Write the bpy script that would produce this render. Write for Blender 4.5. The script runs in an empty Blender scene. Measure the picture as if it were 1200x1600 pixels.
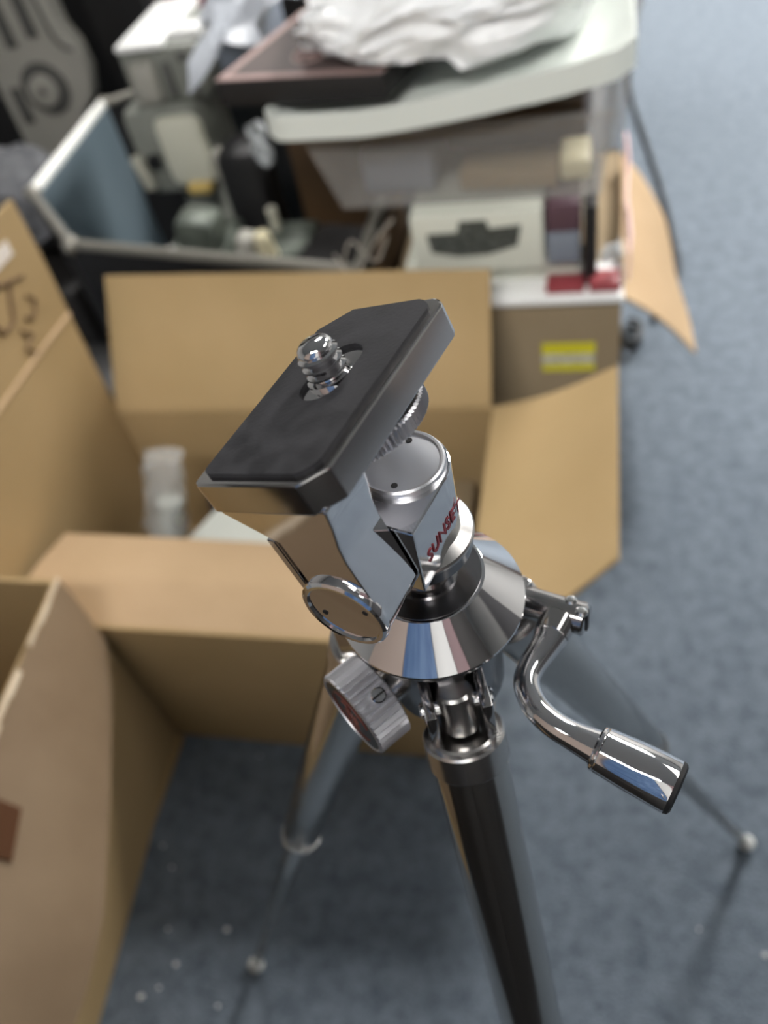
import bpy, bmesh, math, random
from mathutils import Matrix, Vector, Euler
from mathutils import noise as mnoise

random.seed(7)
R = math.radians
S = bpy.context.scene
COL = S.collection

# ------------------------------------------------------------------ camera
cam_d = bpy.data.cameras.new('camera')
cam = bpy.data.objects.new('camera', cam_d)
COL.objects.link(cam)
cam_d.sensor_fit = 'VERTICAL'
cam_d.sensor_height = 36.0
cam_d.lens = 36.0 * 1300.0 / 1600.0
cam_d.clip_start = 0.01
cam_d.clip_end = 50
# hand-held, looking down at the tripod head (columns: right, up, back)
cam.matrix_world = Matrix(((0.96998, -0.01984, 0.24238, 0.0),
                           (0.17274, 0.75660, -0.63066, 0.0),
                           (-0.17085, 0.65358, 0.73721, 1.05),
                           (0, 0, 0, 1)))
cam_d.dof.use_dof = True
cam_d.dof.focus_distance = 0.205
cam_d.dof.aperture_fstop = cam_d.lens / 3.2
S.camera = cam

# ------------------------------------------------------------------ world / exposure
w = bpy.data.worlds.new('world')
S.world = w
w.use_nodes = True
w.node_tree.nodes['Background'].inputs[0].default_value = (0.6, 0.65, 0.75, 1)
w.node_tree.nodes['Background'].inputs[1].default_value = 0.05
S.view_settings.view_transform = 'Standard'
S.view_settings.look = 'None'
S.view_settings.gamma = 1.0
S.view_settings.use_curve_mapping = False
S.view_settings.exposure = 0.0

# ceiling fluorescent troffers: (x, y, long axis along y?, emission strength)
LIGHTS = [(1.0, 3.0, True, 90.0), (-1.1, 2.9, True, 24.0), (1.5, 0.9, True, 9.0), (-0.3, -1.1, False, 42.0)]
CEIL = 2.55


# ------------------------------------------------------------------ helpers
MW = {}


def link(o):
    COL.objects.link(o)
    return o


def tag(o, label=None, cat=None, group=None, kind=None):
    if label: o['label'] = label
    if cat: o['category'] = cat
    if group: o['group'] = group
    if kind: o['kind'] = kind
    return o


def root(name, loc, rz=0.0, label=None, cat=None, group=None, rot=None):
    o = bpy.data.objects.new(name, None)
    link(o)
    o.empty_display_size = 0.05
    o.location = loc
    o.rotation_euler = rot if rot else (0, 0, rz)
    MW[o.name] = Matrix.LocRotScale(Vector(loc), Euler(o.rotation_euler), None)
    return tag(o, label, cat, group)


def finish(bm, name, mat, smooth=35):
    bmesh.ops.recalc_face_normals(bm, faces=bm.faces)
    me = bpy.data.meshes.new(name)
    bm.to_mesh(me)
    bm.free()
    if mat:
        me.materials.append(mat)
    if smooth:
        me.shade_smooth()
        me.set_sharp_from_angle(angle=R(smooth))
    return me


def part(name, bm, mat, parent, smooth=35, label=None, kind=None):
    """bm in world coordinates -> child mesh of parent (an Empty or a mesh part)."""
    inv = MW[parent.name].inverted()
    bm.transform(inv)
    o = link(bpy.data.objects.new(name, finish(bm, name, mat, smooth)))
    o.parent = parent
    MW[o.name] = MW[parent.name]
    return tag(o, label, None, None, kind)


def lpart(name, bm, mat, parent, smooth=35, label=None, kind=None):
    """bm already in the parent's local coordinates."""
    o = link(bpy.data.objects.new(name, finish(bm, name, mat, smooth)))
    o.parent = parent
    MW[o.name] = MW[parent.name]
    return tag(o, label, None, None, kind)


def thing(name, bm, mat, label=None, cat=None, group=None, kind=None, smooth=35):
    """bm in world coordinates -> top-level mesh with its origin at its base."""
    bm.verts.ensure_lookup_table()
    xs = [v.co.x for v in bm.verts]; ys = [v.co.y for v in bm.verts]; zs = [v.co.z for v in bm.verts]
    c = Vector(((min(xs) + max(xs)) / 2, (min(ys) + max(ys)) / 2, min(zs)))
    bm.transform(Matrix.Translation(-c))
    o = link(bpy.data.objects.new(name, finish(bm, name, mat, smooth)))
    o.location = c
    MW[o.name] = Matrix.Translation(c)
    return tag(o, label, cat, group, kind)


def B():
    return bmesh.new()


def add_box(bm, lo, hi, bevel=0.0, M=None, seg=2):
    c = [(a + b) / 2 for a, b in zip(lo, hi)]
    s = [abs(b - a) for a, b in zip(lo, hi)]
    m = Matrix.Translation(c) @ Matrix.Diagonal((*s, 1))
    r = bmesh.ops.create_cube(bm, size=1.0, matrix=m)
    vs = r['verts']
    if bevel > 0:
        es = list({e for v in vs for e in v.link_edges})
        rr = bmesh.ops.bevel(bm, geom=es, offset=bevel, segments=seg, affect='EDGES', profile=0.5)
        vs = list({v for f in rr['faces'] for v in f.verts} | {v for v in vs if v.is_valid})
        # gather every vertex connected to this island
        seen = set(vs); st = list(vs)
        while st:
            v = st.pop()
            for e in v.link_edges:
                o = e.other_vert(v)
                if o not in seen:
                    seen.add(o); st.append(o)
        vs = list(seen)
    if M is not None:
        bmesh.ops.transform(bm, matrix=M, verts=vs)
    return bm


def add_lathe(bm, prof, M=None, n=48, rfun=None, close=True):
    """prof: list of (r, z). revolve about z. rfun(angle, i) -> radius factor."""
    rings = []
    for i, (r, z) in enumerate(prof):
        if r < 1e-9:
            rings.append([bm.verts.new((0, 0, z))])
        else:
            ring = []
            for k in range(n):
                a = 2 * math.pi * k / n
                rr = r * (rfun(k, i) if rfun else 1)
                ring.append(bm.verts.new((rr * math.cos(a), rr * math.sin(a), z)))
            rings.append(ring)
    for a, b in zip(rings[:-1], rings[1:]):
        for k in range(n):
            k2 = (k + 1) % n
            if len(a) == 1 and len(b) == 1:
                continue
            if len(a) == 1:
                bm.faces.new((a[0], b[k2], b[k]))
            elif len(b) == 1:
                bm.faces.new((a[k], a[k2], b[0]))
            else:
                bm.faces.new((a[k], a[k2], b[k2], b[k]))
    if close:
        for rg in (rings[0], rings[-1]):
            if len(rg) > 1:
                bm.faces.new(rg)
    if M is not None:
        bmesh.ops.transform(bm, matrix=M, verts=[v for rg in rings for v in rg])
    return bm


def axis_matrix(p, d, up=(0, 0, 1)):
    """Matrix taking local z to direction d at point p."""
    z = Vector(d).normalized()
    u = Vector(up)
    if abs(z.dot(u)) > 0.98:
        u = Vector((1, 0, 0))
    x = u.cross(z).normalized()
    y = z.cross(x)
    M = Matrix((x, y, z)).transposed().to_4x4()
    M.translation = Vector(p)
    return M


def add_cyl(bm, p, q, r0, r1=None, n=32, bev=0.0):
    p = Vector(p); q = Vector(q)
    L = (q - p).length
    r1 = r0 if r1 is None else r1
    if bev > 0:
        prof = [(r0 - bev, 0), (r0, bev), (r1, L - bev), (r1 - bev, L)]
    else:
        prof = [(r0, 0), (r1, L)]
    return add_lathe(bm, prof, axis_matrix(p, q - p), n)


def smooth_path(pts, n=8):
    """Catmull-Rom through pts (tuples of any length)."""
    out = []
    P = [pts[0]] + list(pts) + [pts[-1]]
    for i in range(1, len(P) - 2):
        for k in range(n):
            t = k / n
            out.append(tuple(0.5 * (2 * b + (c - a) * t + (2 * a - 5 * b + 4 * c - d) * t * t + (3 * b - a - 3 * c + d) * t ** 3)
                             for a, b, c, d in zip(P[i - 1], P[i], P[i + 1], P[i + 2])))
    out.append(tuple(pts[-1]))
    return out


def add_tube(bm, pts, rad, n=16):
    """pts: list of xyz; rad: number or list."""
    pts = [Vector(p) for p in pts]
    if not isinstance(rad, (list, tuple)):
        rad = [rad] * len(pts)
    rings = []
    prevx = None
    for i, p in enumerate(pts):
        d = (pts[min(i + 1, len(pts) - 1)] - pts[max(i - 1, 0)]).normalized()
        if prevx is None:
            u = Vector((0, 0, 1)) if abs(d.z) < 0.9 else Vector((1, 0, 0))
            x = u.cross(d).normalized()
        else:
            x = (prevx - d * prevx.dot(d)).normalized()
        prevx = x
        y = d.cross(x)
        rings.append([bm.verts.new(p + (x * math.cos(2 * math.pi * k / n) + y * math.sin(2 * math.pi * k / n)) * rad[i]) for k in range(n)])
    for a, b in zip(rings[:-1], rings[1:]):
        for k in range(n):
            bm.faces.new((a[k], a[(k + 1) % n], b[(k + 1) % n], b[k]))
    bm.faces.new(rings[0]); bm.faces.new(rings[-1])
    return bm


def add_prism(bm, poly, h0, h1, M=None, bevel=0.0, seg=2):
    """poly: list of (x, y); extruded from z=h0 to h1, then transformed by M."""
    t = bmesh.new()
    lo = [t.verts.new((x, y, h0)) for x, y in poly]
    hi = [t.verts.new((x, y, h1)) for x, y in poly]
    n = len(poly)
    t.faces.new(lo); t.faces.new(hi)
    for k in range(n):
        t.faces.new((lo[k], lo[(k + 1) % n], hi[(k + 1) % n], hi[k]))
    bmesh.ops.recalc_face_normals(t, faces=t.faces)
    if bevel > 0:
        es = [e for e in t.edges if len(e.link_faces) == 2 and e.calc_face_angle(0) > R(30)]
        bmesh.ops.bevel(t, geom=es, offset=bevel, segments=seg, affect='EDGES', profile=0.5)
    if M is not None:
        t.transform(M)
    me = bpy.data.meshes.new('tmp')
    t.to_mesh(me); t.free()
    bm.from_mesh(me)
    bpy.data.meshes.remove(me)
    return bm


def add_sheet(bm, grid, thick):
    """grid[i][j] of points -> a thin solid sheet of real thickness."""
    t = bmesh.new()
    V = [[t.verts.new(p) for p in row] for row in grid]
    for i in range(len(V) - 1):
        for j in range(len(V[0]) - 1):
            t.faces.new((V[i][j], V[i + 1][j], V[i + 1][j + 1], V[i][j + 1]))
    bmesh.ops.recalc_face_normals(t, faces=t.faces)
    bmesh.ops.solidify(t, geom=t.faces[:], thickness=thick)
    me = bpy.data.meshes.new('tmp')
    t.to_mesh(me); t.free()
    bm.from_mesh(me)
    bpy.data.meshes.remove(me)
    return bm


def lerp(a, b, t):
    return Vector(a) + (Vector(b) - Vector(a)) * t


def quad_sheet(bm, a, b, c, d, thick, nu=8, nv=6, wob=0.0, seed=0.0, bow=0.0):
    """bilinear sheet a-b (first row), d-c (last row)."""
    g = []
    a, b, c, d = map(Vector, (a, b, c, d))
    nrm = (b - a).cross(d - a).normalized()
    for i in range(nv + 1):
        v = i / nv
        row = []
        for j in range(nu + 1):
            u = j / nu
            p = lerp(lerp(a, b, u), lerp(d, c, u), v)
            if wob:
                p = p + nrm * wob * mnoise.noise(Vector((u * 2.3 + seed, v * 2.1, seed))) * min(1, v * 2)
            if bow:
                p = p + nrm * bow * math.sin(math.pi * v)
            row.append(p)
        g.append(row)
    return add_sheet(bm, g, thick)


def text_bm(s, size, depth):
    cu = bpy.data.curves.new('txt', 'FONT')
    cu.body = s
    cu.size = size
    cu.extrude = depth
    cu.align_x = 'CENTER'; cu.align_y = 'CENTER'
    o = bpy.data.objects.new('txt', cu)
    link(o)
    dg = bpy.context.evaluated_depsgraph_get()
    me = bpy.data.meshes.new_from_object(o.evaluated_get(dg))
    bm = bmesh.new(); bm.from_mesh(me)
    bpy.data.objects.remove(o); bpy.data.curves.remove(cu); bpy.data.meshes.remove(me)
    return bm


# ------------------------------------------------------------------ materials
def new_mat(name):
    m = bpy.data.materials.new(name)
    m.use_nodes = True
    nt = m.node_tree
    return m, nt, nt.nodes['Principled BSDF']


def N(nt, t, **kw):
    n = nt.nodes.new(t)
    for k, v in kw.items():
        if k in n.inputs.keys():
            n.inputs[k].default_value = v
        else:
            setattr(n, k, v)
    return n


def plain(name, col, rough=0.5, metal=0.0, col2=None, scale=40.0, bump=0.0, bscale=None, spec=0.5, trans=0.0, alpha=1.0, rough2=None, stretch=None, ior=1.45, sss=0.0, detail=4.0, lo=0.35, hi=0.65):
    m, nt, p = new_mat(name)
    p.inputs['Base Color'].default_value = (*col, 1)
    p.inputs['Roughness'].default_value = rough
    p.inputs['Metallic'].default_value = metal
    p.inputs['Specular IOR Level'].default_value = spec
    p.inputs['Transmission Weight'].default_value = trans
    p.inputs['IOR'].default_value = ior
    p.inputs['Alpha'].default_value = alpha
    tc = N(nt, 'ShaderNodeTexCoord')
    src = tc.outputs['Object']
    if stretch:
        mp = N(nt, 'ShaderNodeMapping')
        mp.inputs['Scale'].default_value = stretch
        nt.links.new(src, mp.inputs[0]); src = mp.outputs[0]
    if col2 or rough2 is not None:
        nz = N(nt, 'ShaderNodeTexNoise', Scale=scale, Detail=detail)
        nt.links.new(src, nz.inputs['Vector'])
        if col2:
            cr = N(nt, 'ShaderNodeValToRGB')
            cr.color_ramp.elements[0].position = lo; cr.color_ramp.elements[1].position = hi
            cr.color_ramp.elements[0].color = (*col, 1); cr.color_ramp.elements[1].color = (*col2, 1)
            nt.links.new(nz.outputs['Fac'], cr.inputs[0])
            nt.links.new(cr.outputs[0], p.inputs['Base Color'])
        if rough2 is not None:
            mr = N(nt, 'ShaderNodeMapRange')
            mr.inputs['From Min'].default_value = 0.35; mr.inputs['From Max'].default_value = 0.7
            mr.inputs['To Min'].default_value = rough; mr.inputs['To Max'].default_value = rough2
            nt.links.new(nz.outputs['Fac'], mr.inputs['Value'])
            nt.links.new(mr.outputs[0], p.inputs['Roughness'])
    if bump:
        nb = N(nt, 'ShaderNodeTexNoise', Scale=bscale or scale, Detail=3.0)
        nt.links.new(src, nb.inputs['Vector'])
        bp = N(nt, 'ShaderNodeBump', Strength=bump, Distance=0.002)
        nt.links.new(nb.outputs['Fac'], bp.inputs['Height'])
        nt.links.new(bp.outputs[0], p.inputs['Normal'])
    return m


M = {}
M['chrome'] = plain('polished_chrome', (0.80, 0.79, 0.80), 0.05, 1.0)
M['chrome_worn'] = plain('worn_chrome', (0.52, 0.505, 0.50), 0.11, 1.0)
M['steel'] = plain('dull_steel', (0.50, 0.49, 0.48), 0.25, 1.0)
M['dark_steel'] = plain('dark_plated_steel', (0.26, 0.26, 0.27), 0.20, 1.0)
M['leg_chrome'] = plain('leg_tube_chrome', (0.50, 0.49, 0.47), 0.09, 1.0, rough2=0.2, scale=60)
M['alu'] = plain('knurled_aluminium', (0.62, 0.62, 0.65), 0.36, 1.0, rough2=0.48, scale=1500)
M['satin'] = plain('satin_chrome', (0.72, 0.73, 0.76), 0.32, 1.0)
M['rubber'] = plain('black_rubber', (0.011, 0.011, 0.013), 0.55, 0.0, col2=(0.024, 0.024, 0.027), scale=160, bump=0.08, bscale=900, rough2=0.8, spec=0.3)
M['hole'] = plain('hole_black', (0.004, 0.004, 0.005), 0.7)
M['red_ink'] = plain('dark_red_enamel', (0.17, 0.016, 0.028), 0.45)
M['emblem'] = plain('brick_red_enamel', (0.11, 0.03, 0.022), 0.5)
M['card'] = plain('brown_cardboard', (0.375, 0.268, 0.135), 0.82, col2=(0.42, 0.302, 0.158), scale=5, bump=0.25, bscale=90, spec=0.2)
M['card_pale'] = plain('pale_cardboard', (0.47, 0.335, 0.20), 0.78, col2=(0.53, 0.38, 0.235), scale=6, bump=0.22, bscale=80, spec=0.25)
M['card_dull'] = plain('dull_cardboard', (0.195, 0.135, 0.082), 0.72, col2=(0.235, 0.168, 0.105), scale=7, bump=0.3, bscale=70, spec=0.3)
M['card_grey'] = plain('greyish_cardboard', (0.28, 0.215, 0.135), 0.8, col2=(0.32, 0.25, 0.16), scale=6, spec=0.2)
M['tape'] = plain('clear_packing_tape', (0.60, 0.48, 0.34), 0.2, col2=(0.68, 0.57, 0.43), scale=20, bump=0.5, bscale=40)
M['brown_tape'] = plain('brown_tape', (0.085, 0.038, 0.018), 0.8, spec=0.15)
M['marker'] = plain('faded_marker', (0.16, 0.10, 0.05), 0.7)
M['white_tape'] = plain('white_paper_tape', (0.78, 0.72, 0.66), 0.6)
M['black_plastic'] = plain('black_plastic', (0.010, 0.010, 0.011), 0.45, rough2=0.6, scale=30)
M['bluegrey'] = plain('blue_grey_panel', (0.14, 0.19, 0.225), 0.5, col2=(0.16, 0.21, 0.245), scale=5)
M['rim'] = plain('satin_metal_rim', (0.26, 0.25, 0.22), 0.42, 0.5)
M['rim_white'] = plain('pale_rim', (0.85, 0.86, 0.82), 0.3)  # white colour stands in for the bright reflection along this rim
M['grey_paint'] = plain('grey_machine_paint', (0.17, 0.18, 0.16), 0.5, col2=(0.22, 0.23, 0.205), scale=12)
M['pale_paint'] = plain('cream_machine_paint', (0.42, 0.42, 0.34), 0.45, col2=(0.47, 0.46, 0.39), scale=10)
M['cream_cover'] = plain('cream_cover', (0.60, 0.60, 0.50), 0.4)
M['white_paint'] = plain('white_machine_paint', (0.84, 0.85, 0.84), 0.4)
M['beige_grey'] = plain('beige_grey_plastic', (0.34, 0.335, 0.295), 0.5, col2=(0.38, 0.37, 0.33), scale=6)
M['slot_grey'] = plain('slot_dark_grey', (0.09, 0.09, 0.085), 0.6)
M['yellow'] = plain('old_yellow_plastic', (0.62, 0.46, 0.16), 0.45)
M['cream'] = plain('cream_plastic', (0.72, 0.66, 0.44), 0.4)
M['green_grey'] = plain('green_grey_metal', (0.08, 0.095, 0.08), 0.42, 0.3, col2=(0.14, 0.16, 0.135), scale=30)
M['silver'] = plain('bright_metal', (0.75, 0.76, 0.75), 0.22, 1.0)
M['sheet_plastic'] = plain('whitish_plastic_sheet', (0.46, 0.49, 0.54), 0.3)
M['white_plastic'] = plain('white_plastic', (0.66, 0.70, 0.66), 0.42, col2=(0.69, 0.73, 0.69), scale=4)
M['bag'] = plain('white_plastic_bag', (0.90, 0.92, 0.94), 0.28, bump=0.2, bscale=20, spec=0.6)
M['bag'].node_tree.nodes['Principled BSDF'].inputs['Subsurface Weight'].default_value = 0.5
M['bag'].node_tree.nodes['Principled BSDF'].inputs['Subsurface Radius'].default_value = (0.05, 0.05, 0.05)
M['wrap'] = plain('clear_plastic_wrap', (0.72, 0.76, 0.78), 0.10, alpha=0.35, bump=1.0, bscale=55, spec=0.8)
M['clear'] = plain('frosted_clear_plastic', (0.50, 0.49, 0.47), 0.30, alpha=0.20, spec=0.4)
M['paper'] = plain('white_paper', (0.62, 0.66, 0.62), 0.7, col2=(0.66, 0.69, 0.65), scale=8)
M['card_white'] = plain('white_carton', (0.66, 0.68, 0.60), 0.6)
M['print_black'] = plain('black_print', (0.035, 0.040, 0.035), 0.6, col2=(0.10, 0.11, 0.10), scale=120)
M['mauve_dark'] = plain('dark_mauve_carton', (0.060, 0.043, 0.040), 0.55, col2=(0.075, 0.055, 0.052), scale=10)
M['mauve'] = plain('pale_mauve_print', (0.34, 0.24, 0.225), 0.6)
M['near_black'] = plain('brown_black_carton', (0.013, 0.012, 0.012), 0.6)
M['purple'] = plain('plum_carton', (0.10, 0.055, 0.072), 0.5)
M['slate'] = plain('slate_blue_carton', (0.20, 0.23, 0.28), 0.5)
M['red'] = plain('red_carton', (0.28, 0.05, 0.06), 0.4)
M['pink'] = plain('pink_film', (0.86, 0.60, 0.62), 0.4)
M['label_yellow'] = plain('yellow_sticker', (0.66, 0.60, 0.02), 0.5)
M['label_grey'] = plain('sticker_print_band', (0.62, 0.60, 0.48), 0.6, col2=(0.38, 0.36, 0.26), scale=160)
M['navy'] = plain('navy_plastic', (0.02, 0.03, 0.07), 0.4)
M['cable_black'] = plain('black_cable', (0.03, 0.035, 0.04), 0.5)
M['cable_white'] = plain('white_cable', (0.42, 0.39, 0.34), 0.5)
M['crumb'] = plain('white_crumb', (0.75, 0.76, 0.77), 0.5)
M['foot'] = plain('white_rubber_tip', (0.88, 0.90, 0.87), 0.4)
M['brown_wood'] = plain('dark_brown_board', (0.055, 0.03, 0.012), 0.6, col2=(0.075, 0.042, 0.018), scale=8)
M['cloth'] = plain('grey_cloth', (0.06, 0.062, 0.07), 0.9, col2=(0.15, 0.155, 0.165), scale=22, bump=0.8, bscale=50)
M['wall'] = plain('off_white_wall', (0.40, 0.40, 0.39), 0.85, bump=0.1, bscale=60)
M['wall_blue'] = plain('blue_fabric_partition', (0.16, 0.24, 0.38), 0.9, bump=0.2, bscale=300)
M['ceil'] = plain('ceiling_tile', (0.52, 0.52, 0.51), 0.9, bump=0.3, bscale=120)
M['slot_wall'] = plain('dark_panelling', (0.07, 0.07, 0.075), 0.6)
M['dark_wood'] = plain('dark_door', (0.09, 0.055, 0.04), 0.45)


def carpet_mat():
    m, nt, p = new_mat('blue_grey_carpet')
    p.inputs['Roughness'].default_value = 0.95
    p.inputs['Specular IOR Level'].default_value = 0.1
    p.inputs['Sheen Weight'].default_value = 0.35
    p.inputs['Sheen Roughness'].default_value = 0.5
    tc = N(nt, 'ShaderNodeTexCoord')
    n1 = N(nt, 'ShaderNodeTexNoise', Scale=42.0, Detail=5.0, Roughness=0.65)
    n2 = N(nt, 'ShaderNodeTexNoise', Scale=260.0, Detail=2.0)
    nt.links.new(tc.outputs['Object'], n1.inputs['Vector'])
    nt.links.new(tc.outputs['Object'], n2.inputs['Vector'])
    mx = N(nt, 'ShaderNodeMath', operation='ADD')
    mu = N(nt, 'ShaderNodeMath', operation='MULTIPLY')
    mu.inputs[1].default_value = 0.7
    nt.links.new(n2.outputs['Fac'], mu.inputs[0])
    nt.links.new(n1.outputs['Fac'], mx.inputs[0])
    nt.links.new(mu.outputs[0], mx.inputs[1])
    cr = N(nt, 'ShaderNodeValToRGB')
    cr.color_ramp.elements[0].position = 0.58; cr.color_ramp.elements[1].position = 1.12
    cr.color_ramp.elements[0].color = (0.070, 0.092, 0.118, 1)
    cr.color_ramp.elements[1].color = (0.165, 0.200, 0.242, 1)
    nt.links.new(mx.outputs[0], cr.inputs[0])
    nt.links.new(cr.outputs[0], p.inputs['Base Color'])
    bp = N(nt, 'ShaderNodeBump', Strength=0.6, Distance=0.004)
    nt.links.new(n2.outputs['Fac'], bp.inputs['Height'])
    nt.links.new(bp.outputs[0], p.inputs['Normal'])
    return m


def emit_mat(name, col, st):
    m, nt, p = new_mat(name)
    p.inputs['Base Color'].default_value = (0.8, 0.8, 0.8, 1)
    p.inputs['Emission Color'].default_value = (*col, 1)
    p.inputs['Emission Strength'].default_value = st
    return m


M['carpet'] = carpet_mat()

# ------------------------------------------------------------------ room shell
X0, X1, Y0, Y1 = -3.2, 3.2, -2.6, 4.6
def shell(name, lo, hi, mat):
    return thing(name, add_box(B(), lo, hi), mat, kind='structure', smooth=0)

shell('floor', (X0, Y0, -0.05), (X1, Y1, 0.0), M['carpet'])
shell('ceiling', (X0, Y0, CEIL), (X1, Y1, CEIL + 0.05), M['ceil'])
shell('wall_back', (X0, Y1, 0), (X1, Y1 + 0.08, CEIL), M['wall'])
shell('wall_left', (X0 - 0.08, Y0, 0), (X0, Y1, CEIL), M['wall'])
shell('wall_right', (X1, Y0, 0), (X1 + 0.08, Y1, CEIL), M['wall'])
shell('wall_front', (X0, Y0 - 0.08, 0), (X1, Y0, CEIL), M['wall'])
shell('door_1', (-0.75, Y0, 0), (0.15, Y0 + 0.04, 2.05), M['dark_wood'])  # unseen dark brown panel added for its band in the chrome reflection
shell('door_2', (-2.35, Y0, 0), (-1.75, Y0 + 0.04, 2.45), M['wall_blue'])  # unseen blue panel added to tint the chrome reflection
shell('trim_1', (0.5, Y0, 0), (3.1, Y0 + 0.05, 2.2), M['dark_wood'])  # unseen dark panel added to darken part of the chrome reflection
shell('trim_2', (X1 - 0.05, -2.0, 0), (X1, 1.2, 1.9), M['slot_wall'])
shell('baseboard_back', (X0, Y1 - 0.015, 0), (X1, Y1, 0.1), M['dark_wood'])
shell('baseboard_right', (X1 - 0.015, Y0, 0), (X1, Y1, 0.1), M['dark_wood'])

light_labels = ['fluorescent ceiling panel over the carpet aisle behind the boxes',
                'fluorescent ceiling panel over the heap of machine parts',
                'fluorescent ceiling panel far to the right of the tripod',
                'crosswise fluorescent ceiling panel behind the viewer']
for (lx, ly, al, st), lb in zip(LIGHTS, light_labels):
    hx, hy = (0.30, 0.60) if al else (0.60, 0.30)
    r = root('ceiling_light', (lx, ly, CEIL - 0.04), 0, lb, 'ceiling light', 'ceiling lights')
    fr = B()
    for sx in (-1, 1):
        add_box(fr, (lx + sx * hx - 0.015, ly - hy - 0.015, CEIL - 0.04), (lx + sx * hx + 0.015, ly + hy + 0.015, CEIL))
        add_box(fr, (lx - hx, ly + sx * hy - 0.015, CEIL - 0.04), (lx + hx, ly + sx * hy + 0.015, CEIL))
    part('frame', fr, M['white_paint'], r, 0)
    df = B()
    add_box(df, (lx - hx + 0.015, ly - hy + 0.015, CEIL - 0.03), (lx + hx - 0.015, ly + hy - 0.015, CEIL - 0.02))
    part('diffuser', df, emit_mat('tube_light', (1.0, 0.97, 0.93), st), r, 0)

# ------------------------------------------------------------------ tripod
AX = Vector((-0.0447, 0.1353, 0.0))
TR = root('tripod', AX, R(-16.7), 'chrome camera tripod with a tilted black rubber platform', 'tripod')
ZB = 855.0


def P(x, y, z):           # millimetres relative to the collar rim -> tripod local metres
    return Vector((x / 1000, y / 1000, (z + ZB) / 1000))


def mm(bm, Mx=None):      # bm modelled in millimetres -> tripod local
    if Mx is not None:
        bm.transform(Mx)
    bm.transform(Matrix.Translation((0, 0, ZB / 1000)) @ Matrix.Diagonal((0.001, 0.001, 0.001, 1)))
    return bm


# tilted frame about the tilt axis (local y, through z = 40): x = t, y = y, z = n
TILT = Matrix.Translation((0, 0, 40)) @ Matrix.Rotation(R(-17.5), 4, 'Y')


def chamfer_rect(x0, x1, y0, y1, c):
    """c: chamfers for (x0,y0),(x1,y0),(x1,y1),(x0,y1) -> polygon, each corner rounded by 3 points."""
    out = []
    cs = [((x0, y0), (0, 1), (1, 0)), ((x1, y0), (-1, 0), (0, 1)), ((x1, y1), (0, -1), (-1, 0)), ((x0, y1), (1, 0), (0, -1))]
    for ((x, y), d0, d1), k in zip(cs, c):
        a = Vector((x + d0[0] * k, y + d0[1] * k)); b = Vector((x + d1[0] * k, y + d1[1] * k)); p = Vector((x, y))
        for t in ((0, 0.33, 0.67, 1) if k < 5.2 else (0, 1)):
            q = a * (1 - t) ** 2 + p * 2 * t * (1 - t) * 0.55 + (a + b) * 0.5 * 2 * t * (1 - t) * 0.45 + b * t ** 2
            out.append((q.x, q.y))
    return out


PT = 41.0   # top of platform along n
# platform: a chrome frame with a tall right lip
plat = lpart('platform', mm(add_prism(B(), chamfer_rect(-19, 17.2, -35, 27.5, (1.6, 5.5, 4.0, 8.0)), PT - 8.5, PT, bevel=0.5), TILT), M['chrome_worn'], TR, 14)
# rubber pad with an oblong hole
pad = bmesh.new()
outl = chamfer_rect(-17.0, 14.8, -32.6, 26.0, (2.0, 4.5, 4.5, 7.2))
slot = []
SC = Vector((-0.8, 0.6)); SR = 5.6; SH = 4.6
for k in range(12):
    a = math.pi * k / 11
    slot.append((SC.x + SR * math.cos(a), SC.y + SH + SR * math.sin(a)))
for k in range(12):
    a = math.pi + math.pi * k / 11
    slot.append((SC.x + SR * math.cos(a), SC.y - SH + SR * math.sin(a)))
es = []
for loop in (outl, slot):
    vs = [pad.verts.new((x, y, PT - 0.2)) for x, y in loop]
    for i in range(len(vs)):
        es.append(pad.edges.new((vs[i], vs[(i + 1) % len(vs)])))
bmesh.ops.triangle_fill(pad, edges=es, use_beauty=True)
ex = bmesh.ops.extrude_face_region(pad, geom=pad.faces[:])
bmesh.ops.translate(pad, vec=(0, 0, 1.3), verts=[v for v in ex['geom'] if isinstance(v, bmesh.types.BMVert)])
lpart('rubber_pad', mm(pad, TILT), M['rubber'], plat, 20, 'worn black rubber pad with an oblong hole')
# slot floor
sf = B()
add_prism(sf, [(SC.x + (x - SC.x) * 0.99, SC.y + (y - SC.y) * 0.99) for x, y in slot], PT - 0.25, PT + 0.12)
lpart('slot_plate', mm(sf, TILT), M['chrome'], plat)
# camera screw with thread ridges
pr = [(5.6, 0.0), (5.6, 0.8), (4.0, 1.0)]
z = 1.0
for k in range(3):
    pr += [(3.9, z + 0.3), (4.95, z + 0.95), (4.95, z + 1.35), (3.9, z + 2.0)]
    z += 2.1
pr += [(3.9, z), (4.35, z + 0.4), (4.3, z + 1.0), (3.7, z + 1.9), (2.6, z + 2.5), (0, z + 2.8)]
sc = add_lathe(B(), pr, Matrix.Translation((SC.x - 0.3, SC.y - 0.6, PT + 0.1)), 40)
lpart('camera_screw', mm(sc, TILT), M['chrome'], plat, 30, 'threaded steel camera screw')
# knurled locking wheel under the platform
kn = add_lathe(B(), [(13.5, 0), (16.0, 0.4), (16.6, 1.0), (16.6, 4.4), (16.0, 5.0), (6, 5.2)], Matrix.Translation((SC.x + 0.6, SC.y, PT - 15.6)), 160,
               rfun=lambda k, i: (1.0 if k % 2 else 0.965) if i in (1, 2, 3, 4) else 1.0)
lpart('locking_wheel', mm(kn, TILT), M['alu'], TR, 0, 'knurled locking wheel under the platform')
lw = add_lathe(B(), [(5.5, 0), (5.5, 12.5)], Matrix.Translation((SC.x, SC.y, PT - 20)), 24)
lpart('screw_shank', mm(lw, TILT), M['dark_steel'], TR)

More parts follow.
